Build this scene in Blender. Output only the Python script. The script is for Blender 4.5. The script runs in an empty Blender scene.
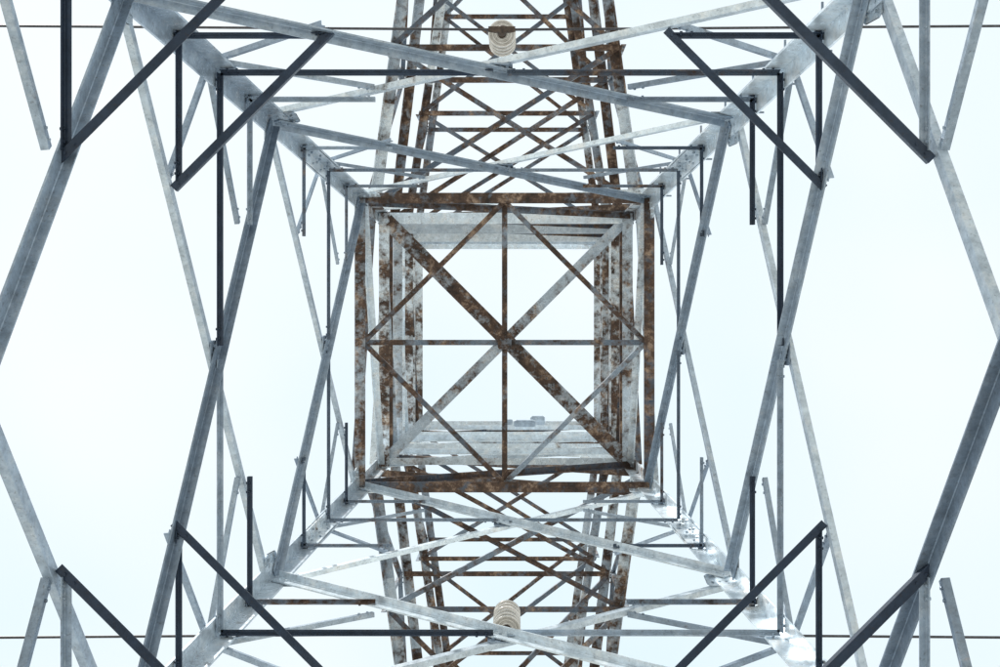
import bpy, math, random
from mathutils import Vector, Matrix
random.seed(7)
scene = bpy.context.scene
CAMZ = 1.6
F = 1400.0

# ------------------------------------------------------------------ materials
def steel_material(name):
    m = bpy.data.materials.new(name); m.use_nodes = True
    nt = m.node_tree; N = nt.nodes; L = nt.links
    b = N["Principled BSDF"]
    def node(t, **kw):
        n = N.new(t)
        for k, v in kw.items(): setattr(n, k, v)
        return n
    def math_(op, a, c, clamp=False):
        n = node("ShaderNodeMath", operation=op); n.use_clamp = clamp
        for i, v in enumerate((a, c)):
            if hasattr(v, "type"): L.new(v, n.inputs[i])
            else: n.inputs[i].default_value = v
        return n.outputs[0]
    def mix(fac, a, c, mode='MIX'):
        n = node("ShaderNodeMix", data_type='RGBA', blend_type=mode)
        for s, v in ((n.inputs[0], fac), (n.inputs[6], a), (n.inputs[7], c)):
            if hasattr(v, "type"): L.new(v, s)
            else: s.default_value = v if not isinstance(v, tuple) else (*v, 1)
        return n.outputs[2]
    tc = node("ShaderNodeTexCoord")
    at = node("ShaderNodeAttribute", attribute_name="member")
    sp = node("ShaderNodeSeparateColor"); L.new(at.outputs["Color"], sp.inputs[0])
    tone, rust, rnd = sp.outputs
    def noise(scale, det, rough=.6, off=0):
        mp = node("ShaderNodeMapping"); mp.inputs["Location"].default_value = (off, off*2, off*3)
        L.new(tc.outputs["Object"], mp.inputs[0])
        n = node("ShaderNodeTexNoise"); n.inputs["Scale"].default_value = scale
        n.inputs["Detail"].default_value = det; n.inputs["Roughness"].default_value = rough
        L.new(mp.outputs[0], n.inputs["Vector"]); return n.outputs["Fac"]
    n1 = noise(2.2, 4, .7, 3); n2 = noise(11, 4, .75, 9); n3 = noise(45, 2, .6, 1); n4 = noise(5, 5, .8, 21)
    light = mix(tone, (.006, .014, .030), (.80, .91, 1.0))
    r = node("ShaderNodeMapRange"); L.new(n2, r.inputs[0]); r.inputs[1].default_value=.35; r.inputs[2].default_value=.68
    r.inputs[3].default_value=.72; r.inputs[4].default_value=1.16
    cc = node("ShaderNodeCombineColor")
    for i in range(3): L.new(r.outputs[0], cc.inputs[i])
    galv = mix(1.0, light, cc.outputs[0], 'MULTIPLY')
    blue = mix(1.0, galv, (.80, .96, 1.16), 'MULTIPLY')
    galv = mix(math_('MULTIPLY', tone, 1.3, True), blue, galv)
    bl = math_('MULTIPLY', math_('SUBTRACT', n4, .50, True), 6.0, True)
    galv = mix(math_('MULTIPLY', bl, math_('MULTIPLY', tone, tone)), galv, (.86, .88, .88))
    rr = math_('ADD', math_('MULTIPLY', n1, .55), math_('MULTIPLY', n2, .45))
    thr = math_('SUBTRACT', .74, math_('MULTIPLY', rust, .42))
    rf = math_('MULTIPLY', math_('SUBTRACT', rr, thr), 8.0, True)
    rc = node("ShaderNodeValToRGB"); L.new(n4, rc.inputs[0])
    e = rc.color_ramp.elements
    e[0].position = .36; e[0].color = (.022, .015, .012, 1)
    e[1].position = .70; e[1].color = (.40, .29, .21, 1)
    x = e.new(.53); x.color = (.085, .050, .034, 1)
    col = mix(rf, galv, rc.outputs[0])
    sf = math_('MULTIPLY', math_('SUBTRACT', n3, .60, True), 8.0, True)
    col = mix(math_('MULTIPLY', sf, .4), col, (.05, .035, .025))
    L.new(col, b.inputs["Base Color"])
    mt = node("ShaderNodeMapRange"); L.new(rf, mt.inputs[0]); mt.inputs[3].default_value=.35; mt.inputs[4].default_value=0
    L.new(mt.outputs[0], b.inputs["Metallic"])
    rg = node("ShaderNodeMapRange"); L.new(rf, rg.inputs[0]); rg.inputs[3].default_value=.27; rg.inputs[4].default_value=.8
    L.new(rg.outputs[0], b.inputs["Roughness"])
    bp = node("ShaderNodeBump"); bp.inputs["Strength"].default_value=.2; bp.inputs["Distance"].default_value=.003
    L.new(n2, bp.inputs["Height"]); L.new(bp.outputs[0], b.inputs["Normal"])
    return m

def simple(name, c1, c2, scale, rough=.7, metal=0):
    m = bpy.data.materials.new(name); m.use_nodes = True
    N = m.node_tree.nodes; L = m.node_tree.links; b = N["Principled BSDF"]
    tc = N.new("ShaderNodeTexCoord"); n = N.new("ShaderNodeTexNoise"); n.inputs["Scale"].default_value = scale
    n.inputs["Detail"].default_value = 6; r = N.new("ShaderNodeValToRGB")
    r.color_ramp.elements[0].position=.35; r.color_ramp.elements[1].position=.65
    r.color_ramp.elements[0].color=(*c1,1); r.color_ramp.elements[1].color=(*c2,1)
    L.new(tc.outputs["Object"], n.inputs["Vector"]); L.new(n.outputs["Fac"], r.inputs[0]); L.new(r.outputs[0], b.inputs["Base Color"])
    b.inputs["Roughness"].default_value = rough; b.inputs["Metallic"].default_value = metal
    return m
STEEL = steel_material("weathered_galvanised_steel")
PORC = simple("glazed_porcelain", (.62,.60,.56), (.82,.80,.77), 14, .2)
CAP = simple("insulator_cap_iron", (.03,.022,.018), (.10,.07,.05), 30, .7)
WIRE = simple("aluminium_conductor", (.03,.03,.035), (.07,.07,.08), 40, .5)
GRASS = simple("pale_gravel_ground", (.38,.37,.33), (.52,.50,.46), .6, .95)
CONC = simple("footing_concrete", (.28,.27,.25), (.40,.39,.36), 3, .9)

# ------------------------------------------------------------------ mesh batches
class Batch:
    def __init__(s): s.v=[]; s.f=[]; s.c=[]
    def add(s, verts, faces, col):
        o=len(s.v); s.v += [tuple(v) for v in verts]
        for f in faces: s.f.append([i+o for i in f]); s.c.append(col)
    def build(s, name, mat, parent=None):
        me=bpy.data.meshes.new(name); me.from_pydata(s.v,[],s.f); me.materials.append(mat)
        a=me.attributes.new("member",'FLOAT_COLOR','CORNER')
        d=[]
        for p,c in zip(me.polygons,s.c): d += [c[0],c[1],c[2],1.0]*p.loop_total
        a.data.foreach_set("color", d)
        me.validate(); me.update()
        ob=bpy.data.objects.new(name,me); scene.collection.objects.link(ob)
        if parent: ob.parent=parent
        return ob

def jit(c):
    return (min(1,max(0,c[0]*random.uniform(.72,1.28))), min(1,max(0,c[1]+random.uniform(-.09,.09))), random.random())

def bolt(B, p, n, r, col):
    n=n.normalized(); a=n.orthogonal().normalized(); b=n.cross(a); h=r*1.1
    vs=[]
    for k in (0,1):
        for i in range(6):
            t=i*math.pi/3; vs.append(p+n*(h*k)+a*math.cos(t)*r+b*math.sin(t)*r)
    B.add(vs,[[6,7,8,9,10,11]]+[[i,(i+1)%6,6+(i+1)%6,6+i] for i in range(6)],col)

def angle(B, p0, p1, w, n, col, t=None, w2=None, off=0.0, trim=0.0, flip=False, bolts=True, corner=None):
    """rolled steel angle from p0 to p1. n = direction of the second flange; first flange is perpendicular to n."""
    p0=Vector(p0); p1=Vector(p1); d=(p1-p0).normalized()
    n=Vector(n); n=(n-d*n.dot(d)).normalized(); u=d.cross(n).normalized()
    if corner=='top': flip = u.z>0
    if corner=='bot': flip = u.z<0
    if flip: u=-u
    t = t or max(.008,w*.11); w2=w2 or w
    p0=p0+d*trim+n*off; p1=p1-d*trim+n*off
    c=t*.35
    prof=[(-w/2+c,0),(w/2,0),(w/2,t),(-w/2+t+c,t),(-w/2+t,t+c),(-w/2+t,w2),(-w/2,w2),(-w/2,c)]
    vs=[p+u*a+n*b for p in (p0,p1) for a,b in prof]
    m=len(prof)
    fs=[list(range(m))[::-1],list(range(m,2*m))]+[[i,(i+1)%m,m+(i+1)%m,m+i] for i in range(m)]
    if flip: fs=[f[::-1] for f in fs]
    col=jit(col)
    B.add(vs,fs,col)
    if bolts:
        for q,s in ((p0,1),(p1,-1)):
            for k in (.05,.12):
                bolt(B,q+d*s*k+n*t,n,.010,col)
                bolt(B,q+d*s*k,-n,.010,col)

def plate(B, c, a, b, sa, sb, th, col, cut=.25):
    a=Vector(a).normalized(); b=(Vector(b)-a*Vector(b).dot(a)).normalized(); n=a.cross(b)
    pts=[(-1,-1+cut*1.4),(-1+cut,-1),(1-cut,-1),(1,-1+cut*1.4),(1,1-cut),(1-cut,1),(-1+cut,1),(-1,1-cut)]
    col=jit(col)
    vs=[Vector(c)+a*x*sa+b*y*sb+n*z*th/2 for z in (-1,1) for x,y in pts]
    B.add(vs,[[7,6,5,4,3,2,1,0],[8,9,10,11,12,13,14,15]]+[[i,(i+1)%8,8+(i+1)%8,8+i] for i in range(8)],col)
    for x in (-.55,0,.55):
        for y in (-.5,.5):
            for s in (-1,1):
                bolt(B,Vector(c)+a*x*sa+b*y*sb+n*s*th/2,n*s,.012,col)

# ------------------------------------------------------------------ tower geometry (z measured from eye, +CAMZ = from ground)
ZW=14.4
def W(z): return 3.38-.13*z if z<ZW else 1.508
SG={'TL':(-1,-1),'TR':(1,-1),'BR':(1,1),'BL':(-1,1)}
def P(c,z,dw=0):
    s=SG[c]; w=W(z)+dw
    return Vector((s[0]*w,s[1]*w,z+CAMZ))
FACES=[('TL','BL',Vector((1,0,0))),('TL','TR',Vector((0,1,0))),('TR','BR',Vector((-1,0,0))),('BL','BR',Vector((0,-1,0)))]
UP=[True,False,False,True]

pylon=bpy.data.objects.new("electricity_pylon",None); scene.collection.objects.link(pylon)
legs,diag,sec,waist,shaft,arms,guss=[Batch() for _ in range(7)]

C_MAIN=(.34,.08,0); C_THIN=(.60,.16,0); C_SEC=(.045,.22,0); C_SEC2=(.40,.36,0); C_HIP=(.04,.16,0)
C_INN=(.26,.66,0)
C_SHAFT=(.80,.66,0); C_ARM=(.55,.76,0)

L3,L2,L1=4.65,8.48,11.43
for c,(sx,sy) in SG.items():
    lc={'TL':(.68,.48,0),'TR':(.85,.36,0),'BR':(.95,.30,0),'BL':(.80,.42,0)}[c]  # BR leg palest, its sunlit brightness put into the colour
    for za,zb,w in ((-CAMZ+.25,L3,.18),(L3,L2,.17),(L2,L1,.155),(L1,ZW,.14),(ZW,18.2,.12),(18.2,22.2,.11)):
        a=P(c,za); b=P(c,zb)
        t=.018
        ex=Vector((-sx,0,0)); ey=Vector((0,-sy,0))
        prof=[(0,0),(w,0),(w,t),(t,t),(t,w),(0,w)]
        vs=[p+ex*x+ey*y for p in (a,b) for x,y in prof]
        fs=[[5,4,3,2,1,0],[6,7,8,9,10,11]]+[[i,(i+1)%6,6+(i+1)%6,6+i] for i in range(6)]
        (shaft if za>=ZW else legs).add(vs,fs,jit(lc if za<ZW else C_SHAFT))
    for z in (6.5,12.7):
        d=(P(c,z+.4)-P(c,z-.4)).normalized()
        for e,o in ((Vector((-sx,0,0)),Vector((0,-sy,0))),(Vector((0,-sy,0)),Vector((-sx,0,0)))):
            pc=P(c,z)+e*.085+o*.030
            a=e; n=o; pl=jit(lc)
            vs=[pc+a*x+d*y+n*k for k in (-.005,.005) for x,y in ((-.05,-.32),(.05,-.32),(.05,.32),(-.05,.32))]
            legs.add(vs,[[3,2,1,0],[4,5,6,7],[0,1,5,4],[1,2,6,5],[2,3,7,6],[3,0,4,7]],pl)
            for k in range(5):
                bolt(legs,pc+d*(-.26+.13*k)+a*(.02 if k%2 else -.02)+n*.005,n,.012,(pl[0]*.6,pl[1],0))
    z=2.0
    while z<ZW:
        if c=='TR':
            bolt_dir=Vector((sx,0,0)) if int(z/.38)%2 else Vector((0,sy,0))
            p=P(c,z)+ (Vector((0,-sy*.05,0)) if bolt_dir.x else Vector((-sx*.05,0,0)))
            vs=[];n=bolt_dir;a=n.orthogonal().normalized();b=n.cross(a)
            for k in (0,.15):
                for i in range(6): vs.append(p+n*k+a*math.cos(i*math.pi/3)*.009+b*math.sin(i*math.pi/3)*.009)
            legs.add(vs,[[6,7,8,9,10,11]]+[[i,(i+1)%6,6+(i+1)%6,6+i] for i in range(6)],(.3,.5,.5))
        z+=.38

def lerp(a,b,t): return a+(b-a)*t
store={}
def panel(fi,zl,zu,wm,wt,ws,hip=None,inner=False):
    A,Bc,n=FACES[fi]; up=UP[fi]
    cl=C_MAIN if fi!=3 else (.9,.18,0)  # +Y face diagonals paler: sunlit white painted into their base tone
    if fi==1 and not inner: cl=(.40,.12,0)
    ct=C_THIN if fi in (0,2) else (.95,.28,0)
    if up: main=(P(A,zu),P(Bc,zl)); thin=(P(A,zl),P(Bc,zu))
    else:  main=(P(A,zl),P(Bc,zu)); thin=(P(A,zu),P(Bc,zl))
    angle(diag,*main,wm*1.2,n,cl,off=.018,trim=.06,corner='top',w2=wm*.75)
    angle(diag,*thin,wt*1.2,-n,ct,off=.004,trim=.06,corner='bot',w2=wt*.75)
    wl,wu=W(zl),W(zu); t=wl/(wl+wu); zc=zl+(zu-zl)*t
    mid=(P(A,zc)+P(Bc,zc))/2
    e=(P(Bc,zc)-P(A,zc)).normalized(); vert=(P(A,zu)-P(A,zl)).normalized()
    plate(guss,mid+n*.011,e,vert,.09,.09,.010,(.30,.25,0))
    for c in (A,Bc):
        s=1 if c==A else -1
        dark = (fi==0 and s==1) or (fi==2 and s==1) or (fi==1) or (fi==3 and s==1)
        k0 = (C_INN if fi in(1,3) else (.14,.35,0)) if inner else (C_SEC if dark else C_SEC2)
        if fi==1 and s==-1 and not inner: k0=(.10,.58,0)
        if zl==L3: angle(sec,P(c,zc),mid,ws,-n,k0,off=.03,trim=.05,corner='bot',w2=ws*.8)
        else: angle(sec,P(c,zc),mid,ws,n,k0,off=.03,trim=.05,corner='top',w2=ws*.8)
        for zz,lo in ((zl,True),(zu,False)):
            Q=lerp(P(c,zz),mid,.5); R=P(c,Q.z-CAMZ)
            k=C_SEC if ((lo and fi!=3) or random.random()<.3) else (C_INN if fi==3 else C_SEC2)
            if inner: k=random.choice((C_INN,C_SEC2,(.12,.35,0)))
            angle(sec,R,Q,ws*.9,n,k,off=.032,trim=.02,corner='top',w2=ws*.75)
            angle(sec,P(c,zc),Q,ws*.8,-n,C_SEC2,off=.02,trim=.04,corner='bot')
            if hip==('lo' if lo else 'up'):
                store.setdefault((c,round(Q.z,3)),[]).append(Q+n*.04)
        for zz in (zl,zu):
            pc=P(c,zz)+e*s*.13+n*.004
            plate(guss,pc,e,vert,.10,.15,.010,(.8,.30,0))

for fi in range(4):
    panel(fi,-CAMZ+.4,L3,.10,.085,.07)
    panel(fi,L3,L2,.095,.072,.060,hip='up')
    panel(fi,L2,L1,.092,.062,.048,hip='lo')
    panel(fi,L1,ZW,.084,.055,.036,inner=True)
for k,q in store.items():
    if len(q)==2:
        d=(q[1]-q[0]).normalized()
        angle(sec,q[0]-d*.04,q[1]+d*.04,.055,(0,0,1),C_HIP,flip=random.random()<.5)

# ------------------------------------------------------------------ waist diaphragm
UPV=Vector((0,0,1))
def H(B,a,b,w,col,off=0,flip=False,n=UPV,**k): angle(B,a,b,w,n,col,off=off,flip=flip,**k)
w=W(ZW)
for i,(A,Bc,n) in enumerate(FACES):
    H(waist,P(A,ZW)+n*.02,P(Bc,ZW)+n*.02,.11,((.45,.86,0),(.35,.92,0),(.15,.88,0),(.15,.92,0))[i],flip=(n.x<0 or n.y>0),off=(i%2)*.006)
zz=ZW+CAMZ
mids=[Vector((-w+.05,0,zz+.022)),Vector((0,-w+.05,zz+.022)),Vector((w-.05,0,zz+.022)),Vector((0,w-.05,zz+.022))]
for i in range(4):
    H(waist,mids[i],mids[(i+1)%4],.050,((.35,.84,0),(.3,.90,0),(.5,.62,0),(.2,.78,0))[i],off=.004*i)
H(waist,mids[0],mids[2],.056,(.22,.66,0),off=.03)
H(waist,mids[1],mids[3],.056,(.30,.88,0),off=.045)
plate(waist,(0,0,zz+.02),(1,0,0),(0,1,0),.07,.07,.01,(.3,.8,0))
z0=16.3
H(shaft,P('TL',z0,-.02),P('BR',z0,-.02),.17,(.60,.92,0),trim=.13,off=.006)
H(shaft,P('TR',z0,-.02),P('BL',z0,-.02),.12,(.60,.70,0),off=.034,trim=.13)

# ------------------------------------------------------------------ upper shaft
LV=[ZW,16.3,18.2,20.1,22.2]
for i,(za,zb) in enumerate(zip(LV[:-1],LV[1:])):
    for fi,(A,Bc,n) in enumerate(FACES):
        c1=random.choice(((.9,.5,0),(.2,.85,0),(.08,.8,0))); c2=random.choice(((.9,.5,0),(.25,.85,0)))
        angle(shaft,P(A,za),P(Bc,zb),.075,n,c1,off=.022,corner='top',trim=.05)
        angle(shaft,P(A,zb),P(Bc,za),.075,-n,c2,off=.004,corner='bot',trim=.05)
for i,z in enumerate(LV[1:]):
    for fi,(A,Bc,n) in enumerate(FACES):
        ww=(.12,.13,.12,.08)[fi]
        col=(.9,.74 if fi in(0,2) else .46,0)
        H(shaft,P(A,z)+n*.09,P(Bc,z)+n*.09,ww,col,flip=(n.x<0 or n.y>0),n=UPV,trim=.14 if fi%2 else .03,off=.02*(fi%2))
for z,y,ww in ((17.0,1.40,.07),(19.0,1.42,.09),(21.0,1.42,.07)):
    H(shaft,Vector((-1.3,y,z+CAMZ)),Vector((1.3,y,z+CAMZ)),ww,(.95,.25,0),n=Vector((0,-1,0)))
H(shaft,Vector((-1.4,-1.40,20.6+CAMZ)),Vector((1.4,-1.40,20.6+CAMZ)),.22,(.9,.38,0),n=Vector((0,1,0)),w2=.06)
for sx in (-1,1):
    for zA,cc in ((17.3,(.12,.92,0)),(19.2,(.9,.6,0)),(21.2,(.9,.7,0))):
        x=sx*1.44
        angle(shaft,Vector((x,-1.4,zA+CAMZ)),Vector((x,1.4,zA+.02+CAMZ)),.075,(0,0,1),cc,bolts=False)
for x,dz,sx,sy in ((.25,20.7,.16,.05),(.45,21.3,.11,.07),(.02,21.0,.05,.04)):
    plate(shaft,Vector((x,1.30,dz+CAMZ)),(1,0,0),(0,1,0),sx,sy,.12,(.5,.3,0))

# ------------------------------------------------------------------ cross-arms
def arm(s,zb,zt,ytip,npan,wc,wb,ys_ins=None,tipw=.22):
    def chord(sx,y,top):
        t=(y-1.508)/(ytip-1.508)
        x=sx*(1.508+(tipw-1.508)*t)
        z=(zb+.1*t) if not top else zt+(zb+.45-zt)*t
        return Vector((x,s*y,z+CAMZ))
    ys=[1.508+(ytip-1.508)*i/npan for i in range(npan+1)]
    if ys_ins:
        k=min(range(1,npan),key=lambda i:abs(ys[i]-ys_ins)); ys[k]=ys_ins
    for sx in (-1,1):
        for top in (False,True):
            a=chord(sx,ys[0],top); b=chord(sx,ys[-1],top)
            for u0,u1 in ((0,.12),(.12,.25),(.25,.5),(.5,1)):
                angle(arms,lerp(a,b,u0),lerp(a,b,u1),wc,(-sx,0,0),random.choice((C_ARM,(.3,.88,0),(.8,.66,0))),corner='top',bolts=False)
        for i in range(npan):
            a,b=(False,True) if i%2==0 else (True,False)
            angle(arms,chord(sx,ys[i],a),chord(sx,ys[i+1],b),wb,(sx,0,0),(.3,.75,0),off=.01)
            if i>0: angle(arms,chord(sx,ys[i],False),chord(sx,ys[i],True),wb,(sx,0,0),(.4,.7,0),off=.012)
    for i in range(npan):
        for top in (False,True):
            a,b=chord(-1,ys[i],top),chord(1,ys[i],top)
            c,d=chord(-1,ys[i+1],top),chord(1,ys[i+1],top)
            if i>0: H(arms,a,b,wb*1.1,(.18,.84,0),off=.02)
            if not top:
                H(arms,a,d,wb,(.12,.76,0),off=.034); H(arms,b,c,wb,(.25,.72,0),off=.05)
            elif i%2==0: H(arms,a,d,wb,(.25,.8,0),off=.03)
            else: H(arms,b,c,wb,(.25,.8,0),off=.03)
YI={-1:3.26,1:2.98}
for s in (-1,1):
    arm(s,15.5,18.0,11.0,5,.12,.058,YI[s])
    arm(s,20.1,22.2,10.0,5,.11,.058)

legs.build("corner_legs",STEEL,pylon); diag.build("face_diagonals",STEEL,pylon); sec.build("redundant_struts",STEEL,pylon)
waist.build("waist_diaphragm",STEEL,pylon); shaft.build("upper_shaft",STEEL,pylon); arms.build("cross_arms",STEEL,pylon)
guss.build("gusset_plates",STEEL,pylon)
fb=Batch()
for c in SG:
    p=P(c,-CAMZ); x,y=p.x,p.y
    vs=[(x+a*r,y+b*r,z) for r,z in ((.55,-.1),(.45,.3)) for a,b in ((-1,-1),(1,-1),(1,1),(-1,1))]
    fb.add(vs,[[4,5,6,7],[0,1,5,4],[1,2,6,5],[2,3,7,6],[3,0,4,7]],(0,0,0))
fb.build("concrete_footings",CONC,pylon)

# ------------------------------------------------------------------ insulators
def lathe(prof,seg=32):
    vs=[];fs=[]
    for r,z in prof:
        for i in range(seg):
            t=2*math.pi*i/seg; vs.append((r*math.cos(t),r*math.sin(t),z))
    for k in range(len(prof)-1):
        for i in range(seg):
            j=(i+1)%seg; fs.append([k*seg+i,k*seg+j,(k+1)*seg+j,(k+1)*seg+i])
    return vs,fs
def insulator(x,y,zb,zt):
    e=bpy.data.objects.new("insulator_string",None); scene.collection.objects.link(e); e.location=(x,y,zt)
    L=zt-zb; n=max(3,int((L-.22)/.15)); step=(L-.22)/n
    disc=[];df=[];cap=[];cf=[]
    def ext(V,Fc,prof):
        v,f=lathe(prof); o=len(V); V+=v; Fc+=[[i+o for i in q] for q in f]
    for i in range(n):
        z=-.10-step*i
        ext(cap,cf,[(0.001,z),(.04,z),(.045,z-.05),(.03,z-.06)])
        ext(disc,df,[(.03,z-.035),(.09,z-.045),(.135,z-.065),(.147,z-.08),(.145,z-.11),(.132,z-.11),(.125,z-.078),(.108,z-.075),(.104,z-.10),(.094,z-.10),(.09,z-.072),(.07,z-.07),(.066,z-.095),(.058,z-.095),(.055,z-.07),(.03,z-.07)])
        ext(cap,cf,[(.045,z-.068),(.03,z-.09),(.012,z-step)])
    ext(cap,cf,[(.015,0),(.015,-.13)])
    ext(cap,cf,[(.015,-L+.12),(.05,-L+.10),(.055,-L+.03),(.03,-L-.02),(.001,-L-.02)])
    for nm,V,Fc,M in (("porcelain_discs",disc,df,PORC),("caps_and_pins",cap,cf,CAP)):
        me=bpy.data.meshes.new(nm); me.from_pydata(V,[],Fc); me.materials.append(M)
        for p in me.polygons: p.use_smooth=True
        o=bpy.data.objects.new(nm,me); scene.collection.objects.link(o); o.parent=e
    b=Batch(); vs=[(sx*(.14 if k==0 else .08),sy*.03,-L+(-.03 if k==0 else .03)) for k in (0,1) for sx,sy in ((-1,-1),(1,-1),(1,1),(-1,1))]
    b.add(vs,[[3,2,1,0],[4,5,6,7],[0,1,5,4],[1,2,6,5],[2,3,7,6],[3,0,4,7]],(0,0,0))
    b.build("suspension_clamp",CAP,e)
def conductor(y,z):
    cu=bpy.data.curves.new("power_line",'CURVE'); cu.dimensions='3D'; cu.bevel_depth=.014; cu.bevel_resolution=2
    for s in (-1,1):
        sp=cu.splines.new('POLY'); sp.points.add(60)
        for i in range(61):
            u=i/60; x=s*160*u; sp.points[i].co=(x,y,z-4*1.5*u*(1-u),1)
    cu.materials.append(WIRE)
    o=bpy.data.objects.new("power_line",cu); scene.collection.objects.link(o)
for s in (-1,1):
    zb=(14.6 if s<0 else 14.35)+CAMZ
    insulator(-.03 if s<0 else .02,s*YI[s],zb,15.5+CAMZ+.02); conductor(s*YI[s],zb)
    insulator(0,s*10.7,14.4+CAMZ,15.6+CAMZ); conductor(s*10.7,14.4+CAMZ)
    insulator(0,s*9.8,19.0+CAMZ,20.2+CAMZ); conductor(s*9.8,19.0+CAMZ)

# ------------------------------------------------------------------ ground
me=bpy.data.meshes.new("ground"); S=3000; me.from_pydata([(-S,-S,0),(S,-S,0),(S,S,0),(-S,S,0)],[],[[0,1,2,3]]); me.materials.append(GRASS)
scene.collection.objects.link(bpy.data.objects.new("ground",me))

# ------------------------------------------------------------------ light
el=math.radians(44); az_dir=Vector((-.5,-.87,0)).normalized()
tosun=Vector((az_dir.x*math.cos(el),az_dir.y*math.cos(el),math.sin(el)))
sd=bpy.data.lights.new("sun",'SUN'); sd.energy=5; sd.angle=math.radians(.5); sd.color=(1,.97,.92)
so=bpy.data.objects.new("sun",sd); scene.collection.objects.link(so)
so.rotation_euler=tosun.to_track_quat('Z','Y').to_euler(); so.location=(0,0,40)
wd=bpy.data.worlds.new("World"); scene.world=wd; wd.use_nodes=True
N=wd.node_tree.nodes; L=wd.node_tree.links; bg=N["Background"]
sky=N.new("ShaderNodeTexSky"); sky.sky_type='NISHITA'; sky.sun_disc=False
sky.sun_elevation=el; sky.sun_rotation=math.atan2(az_dir.x,az_dir.y); sky.dust_density=3; sky.air_density=1
tc=N.new("ShaderNodeTexCoord"); no=N.new("ShaderNodeTexNoise"); no.inputs["Scale"].default_value=2.2; no.inputs["Detail"].default_value=3
L.new(tc.outputs["Generated"],no.inputs["Vector"])
rp=N.new("ShaderNodeValToRGB"); rp.color_ramp.elements[0].position=.36; rp.color_ramp.elements[1].position=.68
rp.color_ramp.elements[0].color=(.77,.92,1.0,1); rp.color_ramp.elements[1].color=(.93,.98,1.0,1)
L.new(no.outputs["Fac"],rp.inputs[0])
sc=N.new("ShaderNodeVectorMath"); sc.operation='SCALE'; sc.inputs["Scale"].default_value=10.1
L.new(rp.outputs[0],sc.inputs[0])
mx=N.new("ShaderNodeMix"); mx.data_type='RGBA'; mx.inputs[0].default_value=.92
L.new(sky.outputs[0],mx.inputs[6]); L.new(sc.outputs[0],mx.inputs[7]); L.new(mx.outputs[2],bg.inputs["Color"])
bg.inputs["Strength"].default_value=.11

# ------------------------------------------------------------------ camera, looking straight up
cd=bpy.data.cameras.new("camera"); co=bpy.data.objects.new("camera",cd); scene.collection.objects.link(co)
cd.sensor_width=36; cd.lens=36*F/1000; cd.clip_end=6000; cd.clip_start=.05
cd.shift_x=-15/1000; cd.shift_y=-14.5/1000
co.location=(.107,-.243,CAMZ); co.rotation_euler=(math.pi,0,0)
scene.camera=co
scene.view_settings.view_transform='Standard'; scene.view_settings.look='None'; scene.view_settings.exposure=0
